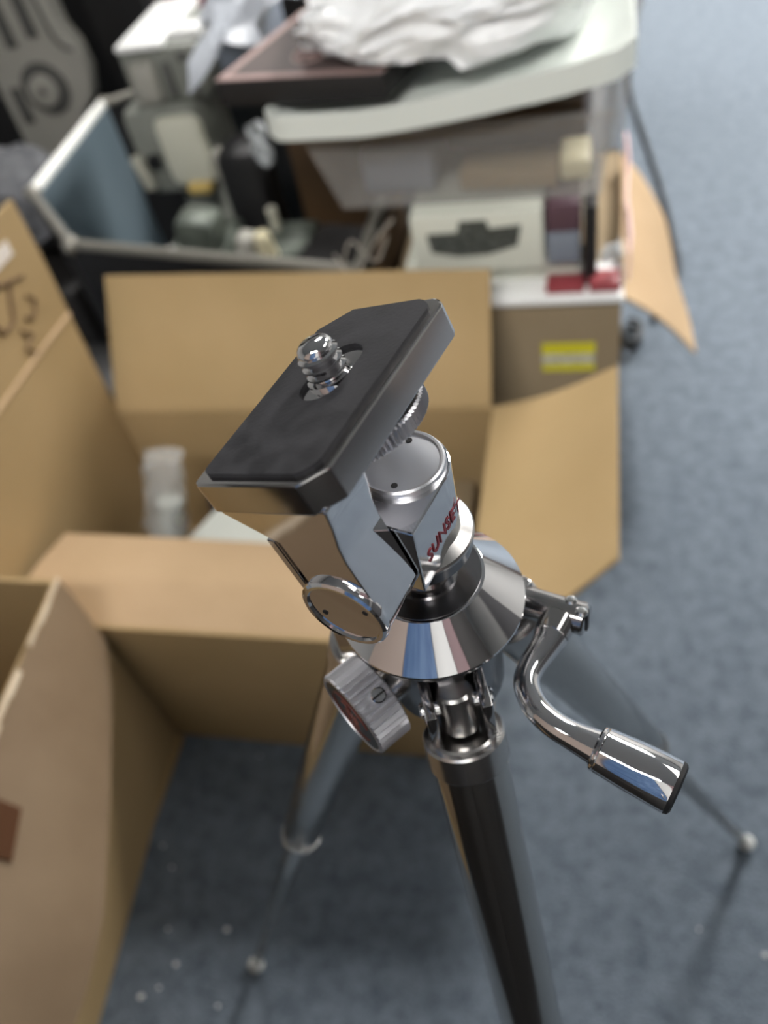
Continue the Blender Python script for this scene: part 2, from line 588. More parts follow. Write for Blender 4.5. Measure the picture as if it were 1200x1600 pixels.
# tilt arm: bracket profile in (t, n), extruded along y
XZ = Matrix(((1, 0, 0, 0), (0, 0, 1, 0), (0, 1, 0, 0), (0, 0, 0, 1)))   # (x, y, h) -> (x, h, y)


def circ(r, a0, a1, n):
    return [(r * math.cos(R(a0 + (a1 - a0) * k / n)), r * math.sin(R(a0 + (a1 - a0) * k / n))) for k in range(n + 1)]


prof = [(-17.6, 33.0), (-17.6, 31.2), (-6.2, 22.2), (-6.2, 0)] + circ(10.8, -125, -20, 10) + [(10.4, 3), (10.4, 17), (11.2, 22), (13.0, 27.5), (14.2, 33.0)]
arm = lpart('tilt_arm', mm(add_prism(B(), prof, -34.2, -19.0, XZ, bevel=0.45), TILT), M['chrome'], TR, 14)
prof2 = [(-6.0, 22.0), (-11.2, 22.6)] + [(-10.8, 0)] + circ(10.8, 180, 235, 5) + [(-6.0, 0)]
lpart('arm_cheek', mm(add_prism(B(), prof2, -31.8, -19.0, XZ, bevel=0.35), TILT), M['dark_steel'], arm, 14)
rib = add_prism(B(), [(-10.8, 4), (-8.6, 4), (-8.6, 22), (-10.8, 22.4)], -33.4, -31.6, XZ, bevel=0.3)
lpart('arm_ridge', mm(rib, TILT), M['chrome'], arm, 14)
# round cap on the tilt axis
CAPM = Matrix.Translation((0, -34.0, 40)) @ Matrix.Rotation(R(90), 4, 'X')
cap = add_lathe(B(), [(11.0, -0.6), (11.2, 0.6), (11.0, 1.5), (10.3, 2.0), (9.5, 1.9), (9.2, 1.2), (5, 0.85), (0, 0.8)], CAPM, 64)
cp = lpart('tilt_cap', mm(cap), M['chrome'], TR, 30, 'round chrome cap on the tilt axle')
for a in (25, 205):
    h = add_lathe(B(), [(0.75, 0.9), (0.75, 1.12), (0, 1.12)], CAPM @ Matrix.Translation((6.6 * math.cos(R(a)), 6.6 * math.sin(R(a)), 0)), 16)
    lpart('pin_hole', mm(h), M['hole'], cp)

# pan block with rounded back, flat lettered side
ol = circ(12.0, -8, 188, 28)
ol = [(x, y) for x, y in ol] + [(-12.0, -18.6), (12.0, -18.6)]
blk = lpart('pan_block', mm(add_prism(B(), ol, 32.0, 54.0, bevel=0.5)), M['chrome'], TR, 14)
sl = B()
add_prism(sl, [(-7.5, -18.0), (-4.8, -18.0), (-4.8, -11.0), (-7.5, -11.0)], 53.5, 54.25)
lpart('slot', mm(sl), M['hole'], blk)
tb = text_bm('SUNSET', 5.6, 0.10)
# text plane: u along +y, v along +z, facing +x
TM = Matrix(((0, 0, 1, 12.12), (1, 0, 0, -5.2), (0, 1, 0, 40.3), (0, 0, 0, 1)))
tb.transform(TM @ Matrix.Shear('XZ', 4, (0.0, 0.0)) @ Matrix.Diagonal((0.95, 1.0, 1, 1)))
lpart('lettering', mm(tb), M['red_ink'], blk, 0, 'dark red lettering SUNSET')
tc_ = add_lathe(B(), [(11.0, 53.6), (11.1, 54.5), (10.9, 55.6), (10.4, 56.0), (9.8, 55.9), (9.5, 55.3), (5, 55.1), (0, 55.05)], None, 72,
                rfun=lambda k, i: (1.0 if k % 2 else 0.99) if i == 0 else 1)
tcap = lpart('pivot_cap', mm(tc_), M['satin'], TR, 30, 'round chrome cap with two pin holes')
for a in (-75, 100):
    h = add_lathe(B(), [(0.85, 54.9), (0.85, 55.32), (0, 55.32)], Matrix.Translation((7.6 * math.cos(R(a)), 7.6 * math.sin(R(a)), 0)), 16)
    lpart('pin_hole', mm(h), M['hole'], tcap)
# flanges below the block, neck, cone
fl = add_lathe(B(), [(6, 28.4), (15.0, 28.4), (15.4, 28.8), (15.4, 29.6), (15.0, 30.1), (12, 31.6), (11.5, 32.2), (0, 32.2)], None, 72)
lpart('pan_flange', mm(fl), M['steel'], TR, 18)
fd = add_lathe(B(), [(6, 23.8), (13.8, 23.8), (14.6, 24.4), (14.6, 28.6), (6, 28.6)], None, 72)
lpart('dark_washer', mm(fd), M['dark_steel'], TR, 20)
nk = add_lathe(B(), [(9.2, 10.6), (9.2, 12.0), (7.4, 12.6), (7.4, 15), (8.2, 15.6), (8.2, 17.2), (7.4, 18), (7.4, 24)], None, 48)
lpart('neck', mm(nk), M['chrome_worn'], TR, 30)
cn = add_lathe(B(), [(20, -1.4), (26.6, -1.4), (27.1, -0.7), (27.0, 0.0), (16.6, 10.8), (16.0, 11.0), (0, 11.0)], None, 96)
cone = lpart('cone_collar', mm(cn), M['chrome'], TR, 25, 'mirror chrome cone collar')
dk = add_lathe(B(), [(15.7, 10.9), (15.7, 11.25), (0, 11.3)], None, 64)
lpart('collar_disc', mm(dk), M['dark_steel'], cone, 30)

# leg mount below the cone
lm = add_lathe(B(), [(12, -44), (17.5, -44), (18.5, -42), (18.5, -10), (23.5, -8), (24.5, -6), (24.5, -1.2), (10, -1.2)], None, 72)
lpart('leg_mount', mm(lm), M['dark_steel'], TR, 30)
cc = add_lathe(B(), [(11.5, -250), (11.5, -40)], None, 40)
lpart('centre_column', mm(cc), M['leg_chrome'], TR, 30)
hb = add_lathe(B(), [(0, -256), (9, -256), (12.5, -253), (12.5, -246), (11.5, -245)], None, 40, close=False)
lpart('column_end', mm(hb), M['black_plastic'], TR, 30)

# legs
FEET = [(-329.9, -44.2), (144.8, 314.4), (204, -276)]
for fx, fy in FEET:
    d = Vector((fx, fy, 0)).normalized()
    s_ = Vector((-d.y, d.x, 0))
    piv = d * 22.5 + Vector((0, 0, -23))
    foot = Vector((fx, fy, -855 + 4))
    ax = (foot - piv).normalized()
    hinge = B()
    for sg in (-1, 1):
        c0 = d * 15 + s_ * sg * 8.0
        add_box(hinge, (-10, -1.6, -9), (12, 1.6, 9), 0.8, Matrix.Translation(c0 + Vector((0, 0, -23)) + d * 4) @ Matrix.Rotation(math.atan2(d.y, d.x), 4, 'Z'))
    lpart('leg_hinge', mm(hinge), M['chrome_worn'], TR, 30)
    leg0 = piv + ax * 14
    L = (foot - leg0).length
    k = B()
    add_cyl(k, piv - ax * 5, piv + ax * 9, 5.6, 5.6, 32, 0.8)
    lg = lpart('leg', mm(B() if False else add_lathe(B(), [(0, 0), (10.9, 0), (11.5, 0.6), (10.9, L * 0.287 - 1), (10.6, L * 0.287), (5, L * 0.287)], axis_matrix(leg0, ax), 40)), M['leg_chrome'], TR, 30)
    lpart('knuckle', mm(k), M['steel'], lg, 30)
    pin = B(); add_cyl(pin, piv - s_ * 11, piv + s_ * 11, 2.4, 2.4, 20, 0.5)
    lpart('hinge_pin', mm(pin), M['chrome'], lg, 30)
    fe = add_lathe(B(), [(4.0, -3.6), (9.6, -4.0), (10.4, -3.4), (11.8, -3.2), (12.4, -2.4), (12.4, 6.4), (11.9, 7.2), (11.2, 7.2)], axis_matrix(leg0, ax), 48)
    lpart('ferrule', mm(fe), M['steel'], lg, 25)
    jr = add_lathe(B(), [(6, -2), (11.3, -1.6), (11.3, 2), (7, 3.2), (5.8, 3.2)], axis_matrix(leg0 + ax * L * 0.287, ax), 40)
    lpart('joint_ring', mm(jr), M['silver'], lg, 30)
    ls = add_lathe(B(), [(6.1, L * 0.287), (6.0, L * 0.62), (5.0, L * 0.622), (5.0, L - 6), (4, L - 4)], axis_matrix(leg0, ax), 28)
    lpart('lower_tube', mm(ls), M['leg_chrome'], lg, 30)
    ft = add_lathe(B(), [(5.0, L - 16), (7.4, L - 15), (8.8, L - 10), (8.8, L - 4), (6, L), (0, L + 1.5)], axis_matrix(leg0, ax), 24)
    lpart('foot_tip', mm(ft), M['foot'], lg, 30)

# pan lock knob (knurled) on the left front of the mount
KA = R(-114)
kd = Vector((math.cos(KA), math.sin(KA), 0))
KM = axis_matrix(kd * 24 + Vector((0, 0, -25)), kd)
nt_ = 80
kb = add_lathe(B(), [(12.6, 0), (14.0, 0.6), (14.0, 11.0), (13.4, 11.6), (12.9, 11.8), (12.7, 11.2), (0, 11.0)], KM, nt_,
               rfun=lambda k, i: (1.0 if k % 2 else 0.92) if i in (1, 2) else 1)
knob = lpart('lock_knob', mm(kb), M['alu'], TR, 0, 'knurled aluminium lock knob with a reddish emblem')
st_ = B(); add_cyl(st_, kd * 14 + Vector((0, 0, -25)), kd * 25 + Vector((0, 0, -25)), 5.5, 5.5, 28)
lpart('stem', mm(st_), M['steel'], knob)
fc = add_lathe(B(), [(12.6, 11.0), (12.4, 11.6), (0, 11.7)], KM, 48)
lpart('face_plate', mm(fc), M['chrome_worn'], knob)
# emblem: an open ring and a stroke of small strokes inside
em = B()
ring = [(9.0 * math.cos(R(a)), 9.0 * math.sin(R(a)), 11.75) for a in range(20, 321, 12)]
add_tube(em, ring, 0.2, 6)
sq = smooth_path([(-3.4, 4.8, 11.75), (-1.0, 5.6, 11.75), (0.2, 3.2, 11.75), (-2.4, 1.6, 11.75), (0.4, 0.4, 11.75), (2.6, -1.2, 11.75), (0.0, -3.0, 11.75), (2.4, -4.8, 11.75)], 5)
add_tube(em, sq, 0.28, 6)
add_tube(em, [(3.5, 3.6, 11.75), (1.6, 1.4, 11.75)], 0.26, 6)
add_tube(em, [(-3.2, -0.6, 11.75), (-1.4, -4.2, 11.75)], 0.24, 6)
em.transform(KM)
lpart('emblem', mm(em), M['emblem'], knob, 30, 'brick red ring emblem with a squiggle')
# set screw on the rim
SA = 14.2
sdir = (KM.to_3x3() @ Vector((0.0, 1.0, 0.0)))
best = max(([KM.to_3x3() @ Vector((math.cos(R(a)), math.sin(R(a)), 0)) for a in range(0, 360, 10)]), key=lambda v: v.dot(Vector((0.30, -0.45, 0.85))))
sp = kd * 24 + Vector((0, 0, -25)) + kd * 4.2 + best * 13.3
ss = B(); add_cyl(ss, sp, sp + best * 1.3, 2.3, 2.3, 20, 0.4)
scr = lpart('set_screw', mm(ss), M['chrome'], knob)
sg_ = B(); add_box(sg_, (-2.2, -0.3, 1.0), (2.2, 0.3, 1.45), 0, axis_matrix(sp, best))
lpart('screw_slot', mm(sg_), M['hole'], scr, 0)

# crank: shaft, S-shaped arm, grip
cs_ = B()
add_cyl(cs_, (10, 19.6, -19), (40, 19.3, -19), 5.0, 5.0, 32, 0.6)
crank = lpart('crank_shaft', mm(cs_), M['chrome_worn'], TR, 30)
fk = B(); add_box(fk, (38.6, 18.3, -23.6), (40.5, 20.4, -14.2), 0.3)
lpart('shaft_slot', mm(fk), M['black_plastic'], crank, 30)
for (px_, py_) in ((34.4, 21.4), (38.6, 18.6)):
    pb = add_lathe(B(), [(1.9, 0), (1.9, 0.6), (1.2, 1.4), (0, 1.6)], Matrix.Translation((px_, py_, -14.8)), 20)
    lpart('rivet', mm(pb), M['silver'], crank, 30)
path = [(32.2, 14.6, -19.5, 5.0), (31.8, 11.0, -19.6, 5.2), (31.4, 7.0, -19.8, 4.4), (30.0, -1.0, -20, 3.9), (30.8, -6.8, -20, 3.8), (35.2, -12.0, -20.5, 3.8),
        (41.3, -15.0, -21, 3.9), (47.7, -16.3, -21.5, 4.1), (54.6, -17.0, -22, 5.0)]
sp_ = smooth_path(path, 6)
cb = B()
add_tube(cb, [p[:3] for p in sp_], [p[3] for p in sp_], 24)
ca = lpart('crank_arm', mm(cb), M['chrome'], crank, 40)
g0 = Vector((54.4, -16.9, -22)); g1 = Vector((76.5, -19.3, -24.2))
gl = (g1 - g0).length
gb = add_lathe(B(), [(0, -0.3), (5.4, -0.3), (6.2, 0.2), (6.4, 0.8), (6.2, 1.2), (6.5, 1.6), (7.2, gl * 0.5), (7.5, gl - 1.6), (7.0, gl - 0.5), (0, gl - 0.5)], axis_matrix(g0, g1 - g0), 48)
grip = lpart('crank_grip', mm(gb), M['chrome'], crank, 30, 'tapered chrome crank grip')
ge = add_lathe(B(), [(7.35, gl - 1.2), (7.0, gl - 0.1), (6.2, gl + 0.4), (0, gl + 0.6)], axis_matrix(g0, g1 - g0), 40)
lpart('end_plug', mm(ge), M['black_plastic'], grip, 40)
co = B(); add_cyl(co, (32.4, 17.6, -19.3), (31.8, 10.6, -19.5), 5.7, 5.3, 28, 0.5)
lpart('crank_boss', mm(co), M['chrome_worn'], crank, 30)


# ------------------------------------------------------------------ large open cardboard box
def panel(name, a, b, c, d, mat, par, th=0.005, wob=0.0, seed=1.0, nu=8, nv=6, bow=0.0, label=None):
    return part(name, quad_sheet(B(), a, b, c, d, th, nu, nv, wob, seed, bow), mat, par, 40, label)


bx0, bx1, by0, by1, bz = -0.713, -0.134, 0.471, 0.852, 0.28
BOX = root('open_box', (-0.42, 0.66, 0.0), 0, 'large open brown cardboard box with raised flaps behind the tripod', 'box')
bm_ = add_box(B(), (bx0, by0, 0.002), (bx1, by1, 0.008))
part('bottom_panel', bm_, M['card'], BOX, 0)
panel('wall_panel', (bx0, by0, 0.002), (bx1, by0, 0.002), (bx1, by0, bz), (bx0, by0, bz), M['card'], BOX)
panel('wall_panel', (bx1, by1, 0.002), (bx0, by1, 0.002), (bx0, by1, bz), (bx1, by1, bz), M['card'], BOX)
panel('wall_panel', (bx0, by1, 0.002), (bx0, by0, 0.002), (bx0, by0, bz), (bx0, by1, bz), M['card'], BOX)
panel('wall_panel', (bx1, by0, 0.002), (bx1, by1, 0.002), (bx1, by1, bz), (bx1, by0, bz), M['card'], BOX)
# rear flap leaning back
panel('flap', (bx0 + 0.004, by1, bz), (bx1 - 0.002, by1, bz), (bx1 - 0.003, 0.967, 0.421), (bx0 + 0.014, 0.963, 0.446), M['card'], BOX, wob=0.004, seed=3, label='rear flap standing up and leaning back')
# front flap folded inwards
panel('flap', (bx1 - 0.006, by0, bz), (bx0 + 0.01, by0, bz), (bx0 + 0.03, 0.607, 0.283), (bx1 - 0.02, 0.603, 0.274), M['card_pale'], BOX, wob=0.006, seed=5, bow=-0.010, nu=10, nv=10, label='front flap folded inwards')
# right flap spread outwards, its front corner cut
fg = []
for i in range(9):
    v = i / 8
    row = []
    for j in range(9):
        u = j / 8
        yb = by1 + 0.0 * u
        yf = 0.478 + 0.045 * u
        if u > 0.62 and v == 0:
            yf += (u - 0.62) * 0.06
        y = yf + (yb - yf) * v
        x = bx1 + 0.160 * u
        z = bz + 0.067 * u - 0.010 * math.sin(math.pi * u)
        row.append((x, y, z))
    fg.append(row)
part('flap', add_sheet(B(), fg, 0.005), M['card'], BOX, 40, 'right flap spread outwards')
# left flap, tall and upright with a fold ridge and marker writing
lfA, lfB = (bx0, by1, bz), (bx0, by0, bz)
lfC, lfD = (bx0 + 0.004, by0 - 0.0, 0.640), (bx0 + 0.015, by1 - 0.002, 0.628)
lf = panel('flap', lfA, lfB, lfC, lfD, M['card'], BOX, wob=0.004, seed=8, nu=10, nv=10, label='tall left flap with marker writing and a fold')
def on_lf(u, v, off=0.004):       # u along -y from the back edge, v up
    p = lerp(lerp(lfA, lfB, u), lerp(lfD, lfC, u), v)
    return p + Vector((off, 0, 0))
rd = B()
add_tube(rd, [on_lf(u, 0.52, 0.003) for u in (0.0, 0.2, 0.4, 0.6, 0.8, 1.0)], 0.0042, 8)
part('fold_ridge', rd, M['card_pale'], lf, 40)
tp = B()
add_sheet(tp, [[on_lf(0.12 + 0.30 * k / 5, 0.865 + 0.055 * j, 0.0060) for k in range(6)] for j in range(2)], 0.0008)
part('paper_tape', tp, M['white_tape'], lf, 0)
wr = B()
def stroke(pts):
    add_tube(wr, [on_lf(u, v, 0.0058) for u, v in pts], 0.0028, 6)
stroke([(0.26, 0.83), (0.13, 0.78)])
stroke([(0.20, 0.81), (0.27, 0.69), (0.33, 0.69), (0.35, 0.73)])
stroke([(0.16, 0.72), (0.13, 0.68), (0.17, 0.64), (0.21, 0.66)])
stroke([(0.26, 0.64), (0.22, 0.60), (0.28, 0.58), (0.25, 0.54)])
part('marker_writing', wr, M['marker'], lf, 0, 'faded brown marker scrawl')

# things inside the open box
RW = root('wrapped_roll', (-0.575, 0.675, 0.008), 0, 'roll wrapped in shiny clear plastic inside the open box', 'roll')
rp = []
for k in range(15):
    t = k / 14
    p = lerp((-0.640, 0.655, 0.06), (-0.580, 0.738, 0.298), t)
    rp.append((p.x, p.y, p.z, 0.029 + 0.0012 * math.sin(k * 1.9) + 0.001 * math.sin(k * 4.1)))
rb = B()
add_tube(rb, [p[:3] for p in rp], [p[3] for p in rp], 20)
for v in rb.verts:
    nn = mnoise.noise_vector(v.co * 45)
    v.co += nn * 0.010
part('wrap', rb, M['wrap'], RW, 60)
ri = B()
add_cyl(ri, (-0.638, 0.650, 0.022), (-0.590, 0.715, 0.23), 0.018, 0.018, 20)
part('core', ri, M['paper'], RW)
nb = B()
add_box(nb, (-0.055, -0.030, 0), (0.055, 0.030, 0.14), 0.006, Matrix.Translation((-0.552, 0.812, 0.025)) @ Matrix.Rotation(R(12), 4, 'Y'))
thing('navy_case', nb, M['navy'], 'small dark navy case behind the wrapped roll', 'case')
ps = B()
quad_sheet(ps, (-0.552, 0.665, 0.206), (-0.40, 0.632, 0.220), (-0.30, 0.760, 0.245), (-0.47, 0.790, 0.235), 0.002, 8, 6, 0.012, 4.0)
pst = thing('paper_sheet', ps, M['paper'], 'pale grey white paper sheet lying inside the open box', 'paper')
fill = B()
add_box(fill, (-0.47, 0.62, 0.009), (-0.16, 0.80, 0.190), 0.004)
thing('inner_carton', fill, M['card_grey'], 'carton under the paper sheet inside the open box', 'box')

# ------------------------------------------------------------------ near cardboard box at the left edge
NB = root('cardboard_box', (-0.80, 0.08, 0.0), 0, 'dull brown cardboard box at the left edge with its flap hanging out', 'box')
k_ = 0.076
def nx(y): return -0.578 + k_ * (0.463 - y)
nz, nyb, nyf, nxl = 0.383, 0.462, -0.26, -1.10
part('bottom_panel', add_box(B(), (nxl, nyf, 0.002), (nx(nyf) - 0.04, nyb, 0.008)), M['card'], NB, 0)
panel('wall_panel', (nx(nyf), nyf, 0.002), (nx(nyb), nyb, 0.002), (nx(nyb), nyb, nz), (nx(nyf), nyf, nz), M['card'], NB)
panel('wall_panel', (nx(nyb), nyb, 0.002), (nxl, nyb, 0.002), (nxl, nyb, nz), (nx(nyb), nyb, nz), M['card'], NB)
panel('wall_panel', (nxl, nyb, 0.002), (nxl, nyf, 0.002), (nxl, nyf, nz), (nxl, nyb, nz), M['card'], NB)
panel('wall_panel', (nxl, nyf, 0.002), (nx(nyf), nyf, 0.002), (nx(nyf), nyf, nz), (nxl, nyf, nz), M['card'], NB)
# hanging flap: hinge along the right wall, free edge flares outwards towards the viewer
fg = []
hin = lambda t: Vector((nx(nyb - t * (nyb - nyf)) + 0.003, nyb - t * (nyb - nyf), nz))
def free(t):
    y = 0.452 + (-0.25 - 0.452) * t
    x = -0.566 + 0.135 * min(1, t * 2.2) ** 0.85
    return Vector((x, y, 0.268 - 0.0 * t))
for i in range(13):
    t = i / 12
    row = []
    for j in range(9):
        u = j / 8
        p = hin(t).lerp(free(t), u)
        bl = 0.014 * math.sin(math.pi * u) * (0.4 + t)
        p = p + Vector((0.55, 0, 0.8)) * bl
        row.append(p)
    fg.append(row)
FG = fg
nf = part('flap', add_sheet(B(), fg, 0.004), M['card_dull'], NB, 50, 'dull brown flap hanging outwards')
def on_nf(t, u, off=0.004):
    i = t * 12; j = u * 8
    i0 = min(int(i), 11); j0 = min(int(j), 7)
    a = FG[i0][j0].lerp(FG[i0][j0 + 1], j - j0); b = FG[i0 + 1][j0].lerp(FG[i0 + 1][j0 + 1], j - j0)
    return a.lerp(b, i - i0) + Vector((0.55, 0, 0.83)) * off
tpb = B()
for k in range(26):
    t = k / 25
    if k % 5 == 3:
        continue
    add_sheet(tpb, [[on_nf(min(1, t + dt), max(0.0, u + 0.012 * math.sin(k * 2.3)), 0.0062 + 0.003 * math.sin(k * 3.1 + u * 40) ** 2) for u in (0.0, 0.03, 0.06)] for dt in (0, 0.02, 0.04)], 0.0006)
part('torn_tape', tpb, M['tape'], nf, 30, 'torn shiny tape along the flap hinge', kind='stuff')
bt = B()
add_sheet(bt, [[on_nf(0.33 + 0.065 * a_, 0.18 + 0.20 * b_ + 0.03 * a_, 0.0070) for b_ in (0, 0.5, 1)] for a_ in (0, 0.5, 1)], 0.0006)
part('tape_patch', bt, M['brown_tape'], nf, 30, 'dark brown tape patch')

# ------------------------------------------------------------------ open black case with a metal rim
CS = root('black_case', (-0.70, 1.38, 0.0), 0, 'open black case with a satin metal rim and blue-grey lining', 'case')
cpoly = [(-0.335, 1.013), (-0.862, 1.137), (-1.034, 1.329), (-1.050, 1.710), (-0.90, 1.80), (-0.335, 1.66)]
cz = 0.40
cen = Vector((sum(p[0] for p in cpoly) / 6, sum(p[1] for p in cpoly) / 6))
def inset(p, d, f=1.0):
    v = Vector(p) - cen
    return cen + v * (1 - d / v.length)
for i in range(6):
    a, b = cpoly[i], cpoly[(i + 1) % 6]
    ai, bi = inset(a, 0.012), inset(b, 0.012)
    al, bl = inset(a, 0.015), inset(b, 0.015)
    ali, bli = inset(a, 0.028), inset(b, 0.028)
    w_ = B()
    quad_sheet(w_, (al.x, al.y, 0.0), (bl.x, bl.y, 0.0), (b[0], b[1], cz), (a[0], a[1], cz), 0.006, 4, 3)
    part('side_panel', w_, M['black_plastic'], CS, 30)
    li = B()
    quad_sheet(li, (ali.x, ali.y, 0.012), (bli.x, bli.y, 0.012), (bi.x, bi.y, cz - 0.004), (ai.x, ai.y, cz - 0.004), 0.003, 4, 3)
    part('lining', li, M['bluegrey'] if i in (1, 2) else M['black_plastic'], CS, 30)  # interior shade put into the colour: remaining panels black, lit ones blue-grey
    rm = B()
    add_tube(rm, [(a[0], a[1], cz), lerp((a[0], a[1], cz), (b[0], b[1], cz), 0.5), (b[0], b[1], cz)], 0.009 if i != 2 else 0.011, 12)
    rmo = part('rim', rm, M['rim'] if i != 2 else M['rim_white'], CS, 40)
for p in (cpoly[1], cpoly[2], cpoly[3]):
    cb_ = B()
    bmesh.ops.create_uvsphere(cb_, u_segments=16, v_segments=10, radius=0.016, matrix=Matrix.Translation((p[0], p[1], cz - 0.002)))
    part('corner_fitting', cb_, M['rim'], CS, 40)
bp_ = B()
add_prism(bp_, [tuple(inset(p, 0.018)) for p in cpoly], 0.003, 0.012)
part('bottom_panel', bp_, M['bluegrey'], CS, 0)

bgk = B()  # added block that keeps the gap between box and case black
add_box(bgk, (-1.12, 0.885, 0.0), (-0.735, 1.055, 0.27), 0.035, seg=4)
bmesh.ops.subdivide_edges(bgk, edges=bgk.edges[:], cuts=3, use_grid_fill=True)
for v in bgk.verts:
    n_ = mnoise.noise_vector(v.co * 9) * 0.012
    v.co += Vector((n_.x, n_.y, n_.z if v.co.z > 0.03 else 0))
    v.co.z = max(v.co.z, 0.001)
thing('black_bag', bgk, M['black_plastic'], 'soft black bag wedged between the open box and black case', 'bag', smooth=60)

# ------------------------------------------------------------------ machine parts heaped in the case
def rbox(bm, c, s, bev=0.006, rx=0, ry=0, rz=0):
    Mx = Matrix.Translation(c) @ Euler((R(rx), R(ry), R(rz))).to_matrix().to_4x4()
    return add_box(bm, (-s[0] / 2, -s[1] / 2, -s[2] / 2), (s[0] / 2, s[1] / 2, s[2] / 2), bev, Mx)


LOWM = root('tall_machine', (-0.79, 1.48, 0.013), 0, 'grey machine with a pale cream cover standing in the black case', 'machine')
b_ = B()
rbox(b_, (-0.785, 1.515, 0.405), (0.150, 0.17, 0.165), 0.02)
add_prism(b_, [(-0.045, 0.0), (0.045, 0.0), (0.020, -0.33), (-0.020, -0.33)], -0.02, 0.07, Matrix.Translation((-0.785, 1.515, 0.345)) @ Matrix(((1, 0, 0, 0), (0, 0, 1, 0), (0, 1, 0, 0), (0, 0, 0, 1))), 0.008)
part('body', b_, M['grey_paint'], LOWM)
b_ = B(); rbox(b_, (-0.746, 1.425, 0.410), (0.092, 0.03, 0.130), 0.018)
part('cover', b_, M['cream_cover'], LOWM, 40, 'pale cream rounded cover')
b_ = B(); rbox(b_, (-0.738, 1.418, 0.343), (0.050, 0.03, 0.022), 0.008)
part('catch', b_, M['yellow'], LOWM, 40, 'old yellow plastic catch')
b_ = B(); rbox(b_, (-0.848, 1.423, 0.375), (0.024, 0.02, 0.070), 0.008, ry=-10)
part('lever', b_, M['pale_paint'], LOWM)
b_ = B(); add_cyl(b_, (-0.818, 1.436, 0.395), (-0.818, 1.415, 0.395), 0.013, 0.013, 20)
part('knob', b_, M['black_plastic'], LOWM)
b_ = B(); rbox(b_, (-0.690, 1.43, 0.375), (0.020, 0.03, 0.06), 0.006)
part('side_tab', b_, M['beige_grey'], LOWM)

UPM = root('grey_machine', (-0.755, 1.53, 0.49), 0, 'grey machine head with a bright white top, topmost in the black case', 'machine')
b_ = B(); rbox(b_, (-0.752, 1.545, 0.535), (0.150, 0.19, 0.090), 0.008)
part('body', b_, M['grey_paint'], UPM)
b_ = B(); rbox(b_, (-0.782, 1.555, 0.584), (0.088, 0.22, 0.012), 0.004)
part('lid', b_, M['white_paint'], UPM, 40, 'bright white tray')
b_ = B(); rbox(b_, (-0.704, 1.500, 0.586), (0.060, 0.05, 0.020), 0.006)
part('handle', b_, M['white_paint'], UPM)
b_ = B(); rbox(b_, (-0.790, 1.448, 0.528), (0.050, 0.014, 0.072), 0.012)
part('cover', b_, M['beige_grey'], UPM)
b_ = B(); rbox(b_, (-0.742, 1.447, 0.527), (0.014, 0.008, 0.060), 0.003)
part('slot', b_, M['slot_grey'], UPM)
for (x_, z_) in ((-0.706, 0.564), (-0.694, 0.505)):
    b_ = B(); add_cyl(b_, (x_, 1.452, z_), (x_, 1.443, z_), 0.008, 0.008, 16)
    part('screw', b_, M['slot_grey'], UPM)
b_ = B(); rbox(b_, (-0.632, 1.60, 0.535), (0.09, 0.14, 0.09), 0.006, rz=-6)
part('side_box', b_, M['slate'], UPM)

MT = root('motor_assembly', (-0.665, 1.215, 0.013), 0, 'small green-grey motor assembly just inside the case rim', 'machine')
b_ = B(); rbox(b_, (-0.690, 1.26, 0.17), (0.12, 0.14, 0.31), 0.012)
part('housing', b_, M['green_grey'], MT)
b_ = B(); rbox(b_, (-0.668, 1.225, 0.355), (0.075, 0.07, 0.075), 0.016, ry=8)
part('gear_case', b_, M['green_grey'], MT)
b_ = B(); rbox(b_, (-0.660, 1.185, 0.320), (0.058, 0.03, 0.022), 0.004)
part('plate', b_, M['pale_paint'], MT)
for (x_, y_, z_, r_) in ((-0.728, 1.20, 0.325, 0.018), (-0.700, 1.19, 0.318, 0.010), (-0.690, 1.195, 0.338, 0.012)):
    b_ = B(); add_cyl(b_, (x_, y_ + 0.012, z_), (x_, y_ - 0.012, z_), r_, r_, 20, 0.002)
    part('pulley', b_, M['silver'], MT)

SM = root('spool_unit', (-0.545, 1.235, 0.013), 0, 'dark spool unit with a cream knob beside the motor assembly', 'machine')
b_ = B(); rbox(b_, (-0.540, 1.28, 0.16), (0.10, 0.12, 0.29), 0.010)
part('housing', b_, M['green_grey'], SM)
b_ = B(); add_cyl(b_, (-0.556, 1.225, 0.300), (-0.556, 1.215, 0.352), 0.017, 0.014, 20, 0.004)
part('knob', b_, M['cream'], SM, 40, 'cream knob')
b_ = B(); add_cyl(b_, (-0.556, 1.225, 0.282), (-0.556, 1.222, 0.300), 0.021, 0.021, 20, 0.002)
part('knob_base', b_, M['mauve'], SM)
b_ = B(); rbox(b_, (-0.592, 1.22, 0.318), (0.03, 0.04, 0.065), 0.008, ry=10)
part('bracket', b_, M['beige_grey'], SM)
b_ = B(); add_cyl(b_, (-0.612, 1.20, 0.312), (-0.612, 1.19, 0.325), 0.010, 0.010, 16, 0.002)
part('bolt', b_, M['silver'], SM)
b_ = B(); add_cyl(b_, (-0.565, 1.31, 0.30), (-0.567, 1.312, 0.345), 0.009, 0.010, 16, 0.002)
part('spindle', b_, M['pale_paint'], SM)

